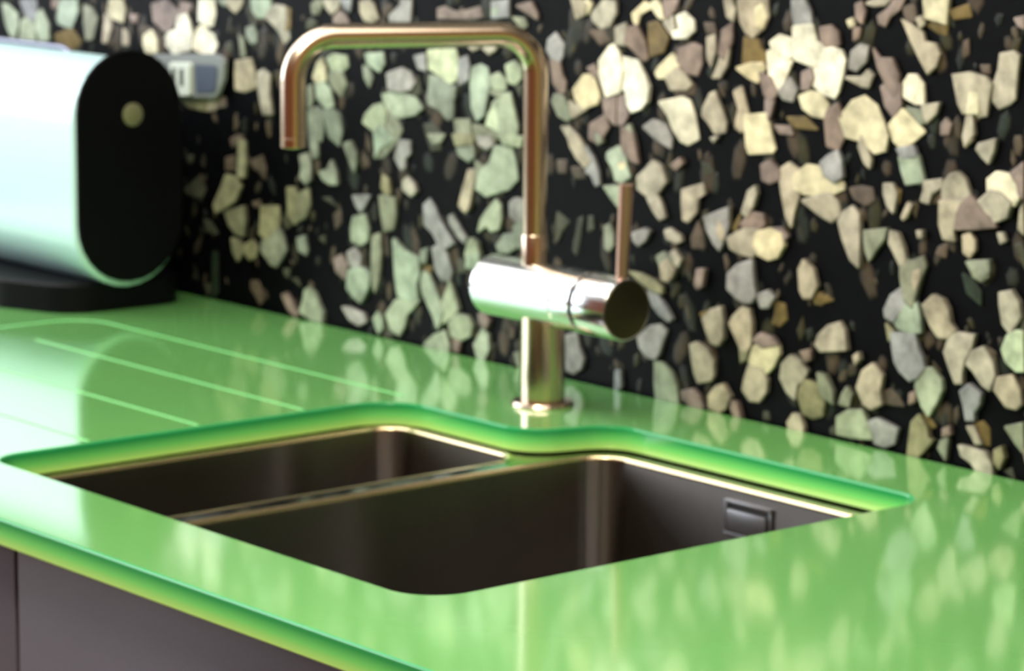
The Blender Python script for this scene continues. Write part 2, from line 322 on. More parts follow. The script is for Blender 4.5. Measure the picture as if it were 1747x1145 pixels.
# back wall: black resin panel with milky quartz chips set in it
wall = box('wall_back', XL - .1, XR + .1, 0.0, 0.08, ZF, ZT, resin); tag(wall, kind='structure')
PAL = dict(W=(234, 230, 212), H=(196, 208, 180), Y=(222, 213, 182), C=(182, 174, 158), G=(168, 180, 160), g=(140, 146, 132),
           s=(142, 140, 114), P=(146, 130, 124), p=(96, 84, 74), L=(158, 158, 160), o=(118, 102, 66), d=(78, 80, 68), D=(42, 54, 44))
CHIPS = """G-12227,2583 -12080,2422 -12004,2426 -11921,2601 -11943,2704 -12167,2796 -12295,2802
L-11792,2686 -11620,2619 -11542,2726 -11561,2880 -11886,2863
G-11929,2392 -11577,2414 -11596,2594 -11743,2676 -11869,2643
G-11597,2568 -11478,2421 -11280,2459 -11274,2613 -11441,2783 -11566,2725
G-11125,2699 -11102,2649 -10814,2615 -10664,2801 -10684,2926 -11045,2907
g-10573,2680 -10531,2506 -10388,2527 -10288,2747 -10379,2842 -10567,2882
P-11218,2821 -11122,2801 -11070,2906 -11216,2898
p-9422,2502 -9022,2467 -8975,2591 -9194,2700 -9508,2718
Y-10100,2832 -9986,2764 -9803,2738 -9753,2876 -9797,2973 -10050,2960
C-10173,2678 -10202,2501 -10108,2507 -10011,2688 -10031,2787 -10170,2804
C-9808,2502 -9694,2509 -9692,2608 -9804,2676
P-9642,2759 -9529,2754 -9505,2829 -9664,2820
P-9193,2785 -8974,2677 -8796,2784 -8750,2908 -8967,3017 -9233,2954
Y-9399,2528 -9334,2434 -9133,2471 -9152,2592 -9239,2685 -9397,2626
P-8729,2885 -8578,2869 -8490,2994 -8705,3007
W-8798,2712 -8974,2677 -9020,2576 -8846,2466 -8498,2537 -8473,2707 -8578,2893 -8751,2859
W-8364,2834 -8237,2817 -8233,3056 -8360,3049
W-8497,2561 -8369,2522 -8241,2506 -8236,2841 -8408,2759
o-11111,2393 -10773,2389 -10627,2475 -10814,2615 -11180,2516
s-8551,1941 -8251,1929 -8206,2053 -8376,2088 -8680,2016
W-8233,2794 -8127,2800 -8083,2921 -8102,3062 -8229,3056
g-7956,3023 -7872,3016 -7809,3078 -8039,3066
C-7810,2995 -7707,2954 -7624,3017 -7582,3090 -7871,3075
o-6879,2828 -6779,2857 -6778,3041 -6936,3055
C-7077,2885 -6958,2800 -6880,2701 -6800,2763 -6838,2922 -6857,3059 -7036,3073 -7197,2948
G-7420,2994 -7339,2928 -7197,2936 -7096,3011 -7095,3116 -7439,3097
W-8238,2494 -8110,2515 -8045,2614 -8107,2706 -8234,2746
g-7525,2742 -7444,2665 -7342,2683 -7341,2776 -7401,2843 -7524,2812
g-7630,2523 -7548,2529 -7566,2692 -7648,2734
d-7858,2555 -7774,2573 -7794,2654 -7877,2637
C-7736,2350 -7738,2184 -7572,2173 -7367,2236 -7386,2375 -7445,2512 -7713,2470
C-7346,2284 -7307,2146 -7227,1976 -7085,1988 -7124,2184 -7122,2371 -7243,2421 -7345,2378
C-8246,1929 -8076,1955 -8032,2066 -8052,2161 -8243,2122
P-8034,1983 -7907,2005 -7927,2087 -8032,2066
g-6407,3016 -6311,3021 -6234,3139 -6330,3156 -6426,3105
C-6195,3095 -6100,3033 -6005,3083 -5948,3176 -6233,3161
L-5892,3112 -5798,3072 -5779,3185 -5929,3177
C-5649,3081 -5593,3006 -5464,2991 -5354,3031 -5427,3159 -5519,3199 -5649,3170
P-6063,2945 -5817,2970 -5873,3034 -5986,3062 -6081,2989
d-6525,2872 -6447,2865 -6331,2929 -6408,2970 -6505,2942
L-5171,3019 -4848,3038 -4849,3234 -5009,3226 -5009,3182 -5189,3062
p-5280,3057 -5190,3084 -5135,3153 -5208,3182 -5299,3122
Y-6353,2357 -6198,2391 -6198,2505 -6255,2593 -6332,2542 -6410,2399
G-6102,2489 -5950,2477 -5836,2553 -5855,2642 -6063,2651 -6159,2599
g-6160,2394 -6064,2310 -5950,2251 -5856,2371 -5912,2480 -6140,2464
G-6315,2200 -6180,2119 -6065,2151 -6122,2306 -6217,2367 -6353,2334
g-6490,2117 -6451,2097 -6392,2194 -6411,2330 -6489,2301
g-6472,1796 -6278,1790 -6239,1885 -6238,2080 -6315,2120 -6471,2073
g-6180,1982 -6142,1848 -5990,1770 -5932,1911 -5951,2069 -6065,2117 -6238,2091
G-5537,2596 -5427,2559 -5335,2532 -5261,2615 -5280,2714 -5575,2683
g-5575,2459 -5500,2375 -5445,2469 -5500,2554 -5593,2570
L-5188,2376 -5007,2368 -4845,2402 -4774,2473 -4846,2556 -4989,2590 -5098,2560 -5225,2518
G-5242,2172 -5024,2123 -4773,2177 -4666,2240 -4773,2320 -5025,2366 -5316,2322
G-5612,2029 -5426,1955 -5279,1968 -5206,2130 -5279,2236 -5426,2202 -5575,2100
g-5352,1916 -5426,1708 -5278,1721 -5059,1897 -4987,2015 -5096,2139 -5206,2175
P-4457,3093 -4008,3108 -3806,3141 -3840,3224 -3975,3185 -4249,3148 -4353,3196 -4457,3169
L-3671,3138 -3423,3163 -3425,3309 -3673,3275
G-3655,3171 -3572,3175 -3573,3238 -3656,3223
P-3145,3199 -3031,3164 -3032,3206 -3114,3305 -3309,3263
g-3241,3058 -3176,3093 -3210,3154 -3373,3155
g-4593,2377 -4382,2328 -4191,2365 -4174,2474 -4278,2488 -4418,2543 -4576,2553
L-4736,2608 -4611,2595 -4630,2746 -4807,2712
L-4141,2628 -4123,2500 -4003,2552 -3988,2681 -4022,2765 -4125,2736
H-4594,2618 -4418,2565 -4261,2500 -4175,2539 -4142,2671 -4194,2818 -4613,2780
g-4592,2290 -4398,2240 -4276,2163 -4207,2190 -4208,2364 -4347,2353 -4487,2407 -4610,2354
G-3986,2510 -3950,2298 -3864,2197 -3763,2248 -3730,2401 -3681,2532 -3733,2678 -3835,2703 -3970,2661
G-3631,2494 -3464,2506 -3465,2591 -3566,2647 -3699,2595
g-3530,2416 -3464,2464 -3564,2499 -3698,2467
G-3432,2572 -3333,2558 -3235,2629 -3236,2713 -3335,2769 -3467,2718
G-3728,2176 -3559,2062 -3293,2075 -3278,2182 -3346,2346 -3398,2479 -3513,2460 -3663,2363
H-3728,2165 -3560,2126 -3578,2242 -3629,2345 -3695,2275
g-4170,1976 -3930,1976 -3966,2188 -4207,2169
g-3896,2022 -3759,1926 -3625,1982 -3593,2091 -3761,2141 -3914,2150
d-4841,2380 -4770,2342 -4699,2391 -4753,2519 -4842,2534
d-4626,1980 -4554,1854 -4414,1889 -4380,2023 -4520,2099 -4662,2087
C-3938,2824 -3853,2851 -3870,2871 -3989,2853
C-3701,2808 -3601,2857 -3602,2888 -3786,2855
d-3266,2458 -3251,2564 -3332,2537
L-2899,2902 -2850,2843 -2737,2789 -2691,2854 -2677,2958 -2789,3054 -2884,2986
P-2814,2617 -2717,2521 -2654,2546 -2639,2630 -2688,2689 -2721,2790 -2850,2823
g-2828,2450 -2746,2331 -2618,2290 -2555,2326 -2588,2407 -2653,2505 -2781,2516
C-2587,2344 -2524,2329 -2337,2427 -2463,2437 -2589,2469
P-2249,2700 -2188,2704 -2252,2812 -2344,2775
Y-2495,2497 -2400,2422 -2214,2477 -2184,2541 -2281,2718 -2405,2709 -2528,2577
P-2104,2384 -1965,2314 -1970,2558 -2153,2523
W-2188,2704 -2092,2548 -1910,2603 -1884,2787 -1948,2944 -2010,3001 -2070,2977 -2206,2846
C-2540,3274 -2508,3194 -2384,3242 -2354,3325 -2448,3361 -2573,3354
Y-2416,3281 -2353,3244 -2293,3329 -2355,3366 -2432,3341
C-2305,3186 -2196,3131 -2074,3159 -1985,3265 -1987,3365 -2140,3377 -2322,3246
p-2193,2989 -2072,3037 -2165,3113 -2350,3102
C-2615,2155 -2424,2048 -2330,2056 -2458,2169 -2585,2241 -2696,2231
P-2301,2162 -2176,2132 -2056,2286 -2120,2383 -2304,2285
Y-1770,3217 -1724,3179 -1681,3282 -1535,3350 -1624,3385 -1786,3276
Y-1444,3275 -1385,3259 -1417,3356 -1477,3412 -1565,3368
P-1372,3319 -1327,3262 -1241,3346 -1214,3426 -1389,3417
C-1384,3219 -1295,3146 -1237,3189 -1269,3285 -1386,3279
W-1179,3172 -1265,3147 -1235,3110 -1091,3119 -1006,3183 -1023,3260 -1125,3323 -1211,3289
C-1976,3003 -1840,3012 -1812,3094 -1859,3191 -1979,3144
P-1856,3031 -1764,2976 -1642,2884 -1583,2908 -1616,3046 -1709,3180 -1828,3153
o-1588,3088 -1554,2930 -1378,2982 -1323,3104 -1473,3234 -1590,3207
P-1962,2314 -1871,2322 -1812,2408 -1846,2567 -1968,2578
W-1968,2619 -1847,2628 -1814,2509 -1752,2443 -1633,2483 -1560,2549 -1548,2670 -1610,2766 -1702,2880 -1823,2892 -1974,2902
P-1201,2914 -1112,2822 -967,2812 -913,2914 -917,3051 -1003,3075 -1175,3015
p-1223,2615 -992,2653 -994,2732 -1080,2705 -1284,2710
C-1283,2670 -1079,2686 -1023,2729 -1112,2822 -1200,2855 -1344,2765
Y-1462,2797 -1432,2759 -1285,2770 -1199,2835 -1172,2897 -1261,2970 -1434,2839
W-1306,2449 -1245,2335 -1155,2243 -1067,2221 -939,2282 -987,2475 -1048,2589 -1135,2612 -1412,2551
L-1449,2237 -1270,2173 -1257,2254 -1334,2367 -1482,2395 -1600,2325
C-829,2959 -785,2904 -746,3043 -763,3159 -848,3134
P-689,3008 -631,2973 -551,3114 -556,3268 -666,3203
C-768,2807 -683,2813 -602,2916 -578,3054 -661,3029 -740,2848
C-613,3323 -543,3288 -518,3386 -562,3461 -645,3456
C-459,3293 -387,3201 -304,3168 -250,3209 -183,3252 -132,3350 -149,3482 -492,3464
Y-265,3266 -197,3251 -158,3330 -190,3461 -283,3399
o-433,2889 -322,2878 -213,2905 -135,3025 -219,3096 -248,3152 -414,3161
Y-348,2837 -237,2807 -159,2928 -187,2964 -324,2955 -489,2905
P-152,2717 -69,2666 10,2749 -75,2857 -212,2886
L66,2696 174,2685 224,2784 141,2873 10,2749
L150,3404 180,3292 365,3303 348,3415 279,3505 146,3498
W-82,3086 109,3023 188,3066 157,3177 -5,3205 -111,3141
W-118,2931 -72,2781 36,2770 112,2928 150,3006 -28,3090 -136,3063
W189,3028 376,2984 508,2974 555,3128 422,3175 365,3313 167,3282
P277,2788 357,2794 406,2892 377,2965 273,2920
Y282,2636 390,2588 522,2580 571,2678 490,2766 370,2776 239,2728
P-134,2565 -91,2510 -66,2570 -42,2668 -137,2680
C-887,2484 -814,2431 -726,2340 -614,2369 -602,2448 -676,2579 -736,2692 -792,2668 -874,2544
C-452,2578 -475,2420 -418,2386 -336,2422 -310,2473 -369,2604 -429,2754 -511,2709
P21,2414 183,2418 154,2473 -35,2467
g-1837,2182 -1746,2150 -1717,2213 -1780,2329 -1855,2283
o181,2476 447,2479 312,2563 98,2545
p-863,3172 -750,3179 -780,3255 -894,3248
C1031,3499 1156,3515 1205,3554 1030,3545 955,3513
P858,3388 923,3355 945,3448 904,3520 841,3498
P1100,3365 1163,3351 1210,3426 1307,3487 1354,3562 1255,3557 1183,3480 1085,3419
p1386,3382 1483,3406 1453,3531 1331,3506
Y784,3319 834,3340 807,3385 756,3364
P839,3220 889,3242 899,3316 835,3313
P479,3123 584,3129 673,3173 657,3265 577,3316 447,3289
W384,2834 518,2768 637,2749 674,2799 721,2933 742,3047 701,3119 609,3150 505,3124 349,3077
L796,2995 873,2981 972,3062 993,3175 916,3188 817,3126
C929,2865 1005,2861 1052,2957 1000,2990 926,2930 760,2918
P1101,3016 1207,2876 1286,2790 1333,2849 1328,2977 1248,3100 1123,3091 1045,3160
P1188,2727 1291,2644 1362,2741 1356,2906 1255,2935 1132,2871
W1384,2816 1510,2771 1595,2778 1577,2922 1501,2989 1427,2984 1380,2926
C1440,3258 1544,3120 1634,3017 1717,3077 1749,3169 1710,3239 1588,3249 1560,3320 1410,3383 1348,3398
C1534,3355 1582,3393 1555,3446 1495,3425
o1706,3329 1791,3316 1811,3407 1701,3436 1607,3377
Y1580,3438 1726,3420 1799,3406 1808,3478 1815,3586 1562,3573
o1869,3446 2035,3473 2007,3561 1819,3497
C1917,2911 1945,2806 1996,2738 2091,2745 2163,2724 2233,2739 2252,2847 2281,2974 2220,3023 2054,3047 1888,3017
Y2064,2833 2044,2741 2162,2751 2141,2946 2059,2922
C2334,3084 2282,2957 2287,2850 2347,2802 2462,2846 2506,2885 2520,3062 2537,3204 2489,3236 2352,3209
p1954,3147 2024,3188 2019,3294 1972,3274
p2172,3055 2242,3060 2239,3113 2146,3107
P559,2356 691,2331 764,2450 732,2616 677,2705 524,2618
Y790,2452 971,2431 1102,2349 1202,2377 1222,2490 1168,2596 1087,2719 958,2783 831,2736 707,2595
g1566,2611 1614,2634 1585,2722 1413,2727
Y1299,2460 1376,2411 1473,2457 1605,2560 1376,2715 1244,2584
C1612,2670 1638,2636 1732,2716 1753,2790 1584,2759
P1788,2557 1860,2564 1881,2638 1831,2679 1784,2630
C2016,2559 2054,2508 2122,2586 2092,2727 2045,2724
P2526,3431 2584,3417 2580,3504 2489,3482
p-7805,1601 -7680,1636 -7596,1715 -7679,1732 -7825,1671
s-7661,1495 -7663,1304 -7559,1314 -7537,1459 -7555,1671 -7659,1686
p-7914,1351 -7746,1367 -7744,1511 -7912,1472
p-7435,1421 -7312,1385 -7231,1322 -7210,1442 -7269,1555 -7454,1490
d-8647,1085 -8626,1038 -8366,1016 -8278,1122 -8405,1231
s-8001,1126 -8110,969 -8068,901 -7898,967 -7729,1057 -7623,1212 -7684,1289 -7893,1305
s-7858,802 -7733,720 -7587,712 -7544,885 -7563,1015 -7920,917
s-7778,521 -7695,446 -7589,567 -7650,657 -7797,664
s-7568,546 -7486,483 -7383,520 -7340,620 -7422,683 -7568,618
s-7276,914 -7298,768 -7156,713 -6993,803 -6971,947 -6990,1075 -7275,1045
g-7279,603 -7117,479 -7016,468 -6914,575 -6853,653 -6892,767 -6952,854 -7258,701
p-7418,1030 -7295,1043 -7315,1100 -7459,1061
g-6589,1501 -6609,1406 -6511,1346 -6433,1400 -6432,1539 -6471,1652 -6628,1614
g-6431,1725 -6393,1613 -6315,1643 -6333,1849 -6450,1838
s-6810,1011 -6711,928 -6632,984 -6631,1148 -6689,1293 -6809,1281
s-6671,1120 -6672,956 -6533,1018 -6454,1143 -6472,1304 -6630,1241
d-6931,951 -6872,863 -6711,952 -6850,1054
g-6238,1419 -6123,1385 -5988,1398 -6007,1511 -6083,1618 -6161,1519 -6296,1483
d-6046,1185 -6123,1247 -6239,1235
g-5779,1624 -5723,1538 -5685,1633 -5685,1724 -5779,1829 -5873,1797
L-5704,1221 -5629,1161 -5554,1237 -5479,1335 -5742,1309
G-5780,984 -5761,872 -5629,841 -5516,900 -5498,1016 -5554,1146 -5742,1103
g-6634,679 -6515,645 -6495,695 -6534,831 -6653,794
p-6047,955 -5951,1034 -5970,1147 -6085,1089
d-6221,796 -6221,866 -6318,832
g-5441,521 -5385,413 -5330,534 -5293,812 -5312,991 -5423,956
L-5780,640 -5629,589 -5610,729 -5704,809 -5818,750
P-6010,543 -5857,492 -5818,635 -5933,714 -6048,654
d-8285,682 -8071,682 -8198,790 -8326,800
D-8189,-17 -8080,71 -8074,487 -8160,477
d-8598,1371 -8533,1365 -8510,1441 -8597,1433
G-5383,1729 -5291,1827 -5181,1859 -5108,1910 -5181,1948 -5291,2028 -5402,1952
L-5036,1828 -5072,1735 -4981,1632 -4926,1660 -4927,1749 -4855,1800 -4855,1910 -5000,1909
g-4500,1920 -4394,1951 -4343,2021 -4571,2001
s-4151,1940 -3911,1972 -3911,2059 -4203,2033
g-4116,1856 -3977,1804 -3893,1866 -3910,1951 -4133,1909
L-3843,1978 -3707,1948 -3623,1998 -3674,2058 -3860,2042
G-3473,2011 -3241,2011 -3210,2098 -3540,2091
g-3873,1587 -3805,1593 -3739,1773 -3875,1824
G-3672,1822 -3806,1723 -3838,1568 -3702,1517 -3601,1549 -3401,1612 -3287,1709 -3322,1855 -3373,1988 -3606,1978
L-3635,1589 -3468,1627 -3469,1734 -3670,1715
C-4044,1548 -4094,1390 -4008,1334 -3956,1383 -3907,1583 -3874,1738 -3977,1728
C-4962,1455 -4817,1403 -4746,1455 -4782,1518 -4890,1574 -4962,1522
s-5291,1445 -5217,1362 -5144,1392 -5180,1523 -5272,1559
g-5290,1197 -5253,1020 -5106,1059 -5070,1175 -5070,1355 -5309,1353
L-4637,1155 -4495,1082 -4388,973 -4282,974 -4178,1030 -4248,1088 -4389,1205 -4478,1328 -4567,1396 -4656,1331
L-4249,1198 -4144,1100 -4039,1046 -4005,1094 -4110,1191 -4215,1290 -4267,1262
G-3701,1388 -3785,1292 -3817,1180 -3699,1247 -3631,1201 -3530,1234 -3498,1323 -3516,1450 -3584,1497
L-3382,1379 -3298,1324 -3166,1359 -3169,1529 -3301,1537 -3383,1486
g-3295,1131 -3229,1085 -3164,1167 -3199,1356 -3331,1277
g-3528,1018 -3394,1034 -3295,1088 -3280,1219 -3463,1187 -3562,1079
G-3971,1054 -4021,938 -3968,835 -3865,837 -3798,943 -3833,1069 -3919,1103
p-2735,1826 -2640,1835 -2626,1941 -2753,1929
p-2528,1794 -2371,1820 -2404,1900 -2561,1885
C-2565,2072 -2468,1977 -2341,1906 -2280,1973 -2376,2089 -2472,2184 -2614,2171
d-2760,1361 -2725,1217 -2679,1307 -2585,1401 -2746,1468
d-2488,1307 -2533,1155 -2484,1119 -2424,1293 -2396,1464 -2458,1436
g-2187,2126 -2126,2152 -2158,2211 -2235,2204
L-2337,1865 -2275,1850 -2211,1763 -2165,1778 -2182,1879 -2246,1997 -2342,2092
P-1880,2113 -1756,2022 -1666,2010 -1699,2149 -1731,2248 -1884,2296
G-2077,2013 -1998,1938 -1950,1840 -1873,1817 -1768,1879 -1816,1976 -1849,2095 -1941,2128 -2077,2054
Y-1889,1846 -1814,1874 -1832,1995 -1907,1988
Y-343,2271 -314,2215 -54,2249 -27,2280 -72,2392 -105,2562 -365,2522
C-737,2275 -695,2318 -766,2302
C-1538,1698 -1477,1624 -1386,1552 -1313,1580 -1359,1676 -1452,1808 -1570,1756
C-1574,1958 -1678,1887 -1676,1786 -1600,1753 -1479,1725 -1392,1794 -1305,1884 -1367,2008 -1472,2049
P-1191,1995 -1105,2063 -1135,2100 -1250,2029
d-843,1989 -758,2017 -788,2073 -889,2083
C-1110,1703 -1092,1584 -1034,1570 -935,1661 -910,1803 -839,1830 -855,1908 -1113,1832
L-802,1536 -713,1427 -640,1375 -586,1461 -533,1586 -537,1743 -833,1632
C-658,1512 -600,1459 -533,1605 -537,1743 -663,1690
P-142,2018 -59,1997 49,2037 60,2096 18,2130 -65,2180 -160,2133
C79,1924 140,1737 196,1666 219,1784 293,1984 261,2134 152,2181 72,2135 48,2056
C-382,1720 -325,1687 -245,1793 -207,1895 -223,1952 -304,1904
L-1711,1333 -1649,1299 -1560,1350 -1502,1438 -1563,1452 -1727,1392
C-1293,1401 -1175,1374 -1102,1402 -1118,1441 -1251,1486 -1324,1458
g-2076,1229 -2029,1203 -1969,1262 -1971,1365 -2019,1442 -2080,1415
p-999,1354 -840,1372 -858,1490 -918,1583 -1016,1432
g-1346,1131 -1255,1040 -1169,1132 -1230,1246 -1320,1276 -1408,1225
C-1200,1209 -1140,1176 -1098,1241 -1173,1313 -1231,1286
P-322,1570 -184,1585 -103,1652 -133,1727 -271,1732 -407,1619
C-513,1410 -428,1380 -260,1361 -124,1455 -157,1607 -350,1586 -544,1485
Y-235,1462 -177,1390 -66,1364 42,1396 120,1503 90,1596 -47,1620 -211,1562
P119,1541 158,1584 89,1644 -20,1623
o-461,1534 -410,1697 -518,1567
d-2328,1346 -2250,1376 -2268,1478 -2330,1471
G-1993,1672 -1899,1599 -1840,1708 -1903,1784 -2087,1765
L574,2126 681,2080 757,2125 739,2255 698,2327 595,2280 518,2216
Y234,1978 342,1951 502,1948 658,1983 761,2031 759,2069 626,2150 520,2178 361,2182 204,2071
C507,1796 640,1753 742,1821 713,1913 632,1980 502,1948 317,1891
C928,2385 997,2261 1049,2228 1060,2285 1017,2393 950,2480
L1385,2334 1545,2367 1505,2437 1333,2403
G1389,2242 1443,2137 1627,2173 1557,2368 1360,2341
C2038,2485 2106,2545 2081,2579 2011,2554
C2157,2477 2206,2428 2279,2381 2322,2475 2341,2565 2179,2515
p867,1966 997,1923 1097,1971 1068,2062 940,2068 812,2036
C1209,2039 1250,1950 1315,1901 1347,2053 1294,2122 1206,2113
o1350,1979 1371,2074 1295,2103
C768,1843 718,1761 775,1635 885,1477 977,1431 966,1732 949,1843 869,1901
g1024,1569 1065,1489 1138,1582 1236,1687 1258,1764 1005,1717
C1287,1655 1340,1587 1446,1450 1467,1546 1439,1636 1372,1740 1296,1750
g1423,1410 1480,1231 1557,1184 1600,1339 1667,1514 1640,1585 1518,1533 1417,1559
C1417,1856 1454,1879 1512,1977 1474,1992 1404,1873
p1720,2017 1817,2028 1811,2155 1715,2127
C1642,2101 1621,2026 1695,2015 1716,2090 1811,2155 1809,2209 1639,2174
P1970,1843 2137,1862 2372,1906 2346,1957 2224,2034 2126,2114 1986,2027
C1812,1862 1853,1757 1962,1751 1947,1822 2038,1942 2056,2071 1816,2046
C1826,2083 1866,2014 2035,2014 2127,2078 2101,2130 2049,2233 1975,2280 1904,2255 1835,2175
P2564,2266 2592,2179 2639,2149 2626,2414 2515,2332
C2203,1978 2301,1916 2485,1990 2526,2101 2430,2163 2312,2169 2175,2065
W2289,2167 2408,2125 2550,2086 2593,2144 2566,2230 2493,2312 2376,2319 2285,2256
C2604,1913 2652,1883 2642,2096 2620,2058
C2062,1671 2123,1642 2168,1702 2165,1774 2115,1823 2044,1797
C2424,1786 2470,1809 2444,1860 2398,1855
C1596,1737 1633,1741 1631,1787 1582,1782
g2177,1503 2273,1496 2329,1558 2325,1639 2101,1603
d2665,1616 2660,1723 2609,1807 2564,1784
p1761,1618 1859,1611 1878,1723 1783,1675
p-7490,188 -7407,126 -7326,40 -7264,96 -7283,190 -7365,276 -7489,260
P-6817,59 -6678,6 -6638,35 -6737,141 -6836,223 -6917,189
G-6557,187 -6618,61 -6401,8 -6224,8 -6224,113 -6302,197 -6360,283 -6458,330 -6537,284
G-5838,396 -5743,339 -5610,287 -5554,340 -5460,467 -5442,583 -5554,627 -5705,620 -5818,560
d-6895,393 -6835,377 -6814,462 -6915,450
d-6636,319 -6675,385 -6755,375
L-5781,103 -5629,65 -5516,115 -5554,179 -5800,216 -5895,203
d-8274,15 -8231,45 -8208,146 -8294,111
G-5329,26 -5255,82 -5274,193 -5329,232 -5404,153
L-4457,748 -4386,668 -4245,663 -4211,756 -4282,924 -4388,1000 -4494,944
G-5068,606 -5031,430 -4885,403 -4723,424 -4742,579 -4688,675 -4707,830 -4923,872 -5088,965
G-5215,224 -5140,97 -4993,49 -4921,150 -4885,268 -4777,350 -4705,427 -4886,426 -5068,380
g-4671,789 -4599,798 -4565,936 -4671,901
G-4670,611 -4634,503 -4490,343 -4383,201 -4313,366 -4384,468 -4456,570 -4563,691 -4635,704
G-4314,522 -4384,379 -4348,250 -4173,340 -4103,416 -4174,562 -4245,663
G-4242,264 -4206,158 -4066,133 -3928,197 -3894,289 -3964,368 -4103,372
G-4488,-15 -4240,-2 -4241,64 -4312,188 -4489,119 -4631,9
o-4653,702 -4563,691 -4528,762 -4671,767
P-4170,30 -4100,17 -4066,133 -4171,163
d-4141,764 -4003,781 -4004,891 -4177,870
G-4003,825 -3899,816 -3797,872 -3798,981 -3969,939
P-3775,328 -3689,295 -3656,366 -3725,444 -3793,413
G-3875,116 -3823,13 -3720,-16 -3653,103 -3671,232 -3757,286 -3808,213
g-3846,582 -3793,501 -3691,492 -3625,632 -3694,754 -3830,693
g-3660,758 -3593,810 -3526,904 -3594,896 -3712,817
p-3384,250 -3334,257 -3318,324 -3385,359
g-3248,31 -3197,-6 -3216,144 -3282,123
L-2562,77 -2465,59 -2371,116 -2341,205 -2406,301 -2440,424 -2583,383
d-5288,-14 -5103,34 -5177,92 -5288,100
s-1568,976 -1447,930 -1328,925 -1329,965 -1419,1015 -1600,1054 -1752,1056
L-1444,807 -1353,738 -1233,692 -1204,717 -1265,790 -1326,843 -1386,897 -1507,922
C-1331,1046 -1256,1035 -1198,1083 -1171,1147 -1276,1236 -1363,1165
P-920,1057 -890,1021 -833,1048 -808,1191 -894,1181
L-1586,418 -1493,348 -1403,341 -1359,388 -1317,497 -1275,605 -1351,646 -1470,619 -1618,496
G-1412,113 -1362,-127 -1108,-128 -1096,-24 -1130,155 -1192,249 -1313,313 -1417,318
C-946,407 -914,290 -868,215 -710,259 -683,304 -686,424 -761,514 -892,556 -964,526
o-767,735 -741,859 -884,800
C-764,655 -705,583 -619,575 -564,643 -568,782 -599,898 -713,863 -825,767
L-519,1067 -404,1003 -319,974 -236,985 -182,1051 -212,1126 -247,1338 -413,1279 -523,1186
C-496,772 -423,682 -335,575 -279,563 -225,630 -230,808 -262,922 -346,931 -456,837
s-332,476 -277,504 -252,606 -364,610
L-124,960 -41,971 24,1058 -46,1107 -182,1051
o15,919 -10,837 73,829 153,898 122,1012 12,1017
P-86,630 78,673 22,724 -117,744 -198,673
C-300,341 -325,237 -238,161 -127,168 -46,260 -36,360 -80,433 -248,468
Y-248,488 -163,441 -51,417 29,489 94,596 78,673 -60,693 -196,614
C320,1154 362,1101 442,1111 505,1216 460,1345 351,1409 301,1326
o470,1067 550,1067 547,1163 441,1131
s336,279 395,151 503,129 609,166 631,286 573,413 412,428 361,361
C128,405 200,297 283,251 306,373 385,424 423,507 353,575 244,608 151,526
P407,583 460,610 457,687 351,653
d-1688,237 -1643,265 -1645,347 -1690,320
L-1912,-26 -1836,28 -1855,171 -1916,162
C1502,1313 1577,1313 1622,1412 1619,1485 1447,1427
C518,735 573,694 861,745 829,893 774,953 645,907 542,815
L1285,1069 1362,1042 1482,1189 1580,1239 1528,1288 1427,1313 1329,1244 1271,1124
s1318,885 1368,911 1365,967 1288,1013
L1371,836 1400,727 1454,659 1556,599 1630,629 1701,714 1673,785 1620,871 1591,970 1354,947
Y1531,614 1605,625 1577,696 1498,798
G1349,1059 1415,993 1541,972 1652,997 1635,1116 1606,1205 1529,1251 1370,1174
G1608,551 1689,413 1766,350 1836,454 1892,575 1876,647 1775,725 1627,704
C1708,1144 1761,1058 1837,985 1935,990 2005,1055 1954,1103 1925,1210 1874,1277 1775,1301 1680,1215
C1903,874 1969,754 2035,652 2095,661 2092,735 2111,830 2178,950 2198,1044 2054,1043 1957,1030
C2136,815 2210,771 2310,676 2383,650 2425,766 2396,871 2297,967 2180,914
C2430,657 2553,548 2646,545 2691,588 2663,693 2588,790 2449,751
C2446,1315 2476,1174 2549,1111 2616,1193 2659,1252 2631,1357 2557,1437 2442,1405
H2497,977 2536,892 2633,833 2702,843 2688,1130 2641,1142 2550,1093
g2177,1499 2250,1471 2319,1516 2328,1571 2151,1550
o533,1075 663,1121 609,1152 478,1116
C968,645 1006,689 991,734 940,699
C1084,337 1162,311 1263,365 1233,456 1254,592 1148,671 1048,599 1002,459
g585,337 720,280 717,377 633,499 553,507
g799,293 904,290 926,389 872,439 822,373
p1288,369 1465,378 1412,445 1334,490 1259,460
D2088,1359 2235,1287 2230,1378 2131,1475 2033,1499
P-1039,50 -920,-13 -790,8 -836,102 -925,149 -1055,109
C-718,19 -602,-3 -518,50 -464,159 -552,247 -637,214 -721,120
P-447,62 -402,-2 -332,-1 -378,113 -435,124
C239,-47 402,-60 399,38 355,129 287,128 222,48
d-94,18 -25,29 -41,86 -96,77
L1169,125 1199,34 1302,22 1402,68 1435,187 1345,211 1216,238 1128,195
G782,42 965,43 1172,68 1170,106 1115,193 1060,280 905,255 777,177
d676,25 756,28 766,117 675,63
s1575,153 1556,-1 1657,-3 1728,65 1811,155 1774,167 1745,257 1667,338 1595,270
o1746,238 1807,266 1767,316 1692,342
g1875,109 1952,28 1969,199 1897,169
P1920,210 1992,241 1977,294 1917,266
L2127,485 2156,379 2227,390 2225,445 2281,528 2290,603 2167,658 2086,590
o2232,280 2283,214 2367,210 2361,338 2300,383 2205,350
C2260,210 2307,218 2230,335 2170,325
C2120,94 2219,55 2319,-39 2438,-36 2421,71 2358,153 2214,166 2093,164
s2456,96 2505,58 2548,148 2521,226 2452,187
g2659,277 2732,216 2721,442 2560,389
d2626,-3 2599,65 2530,35
P1564,416 1613,442 1610,517 1561,491
"""
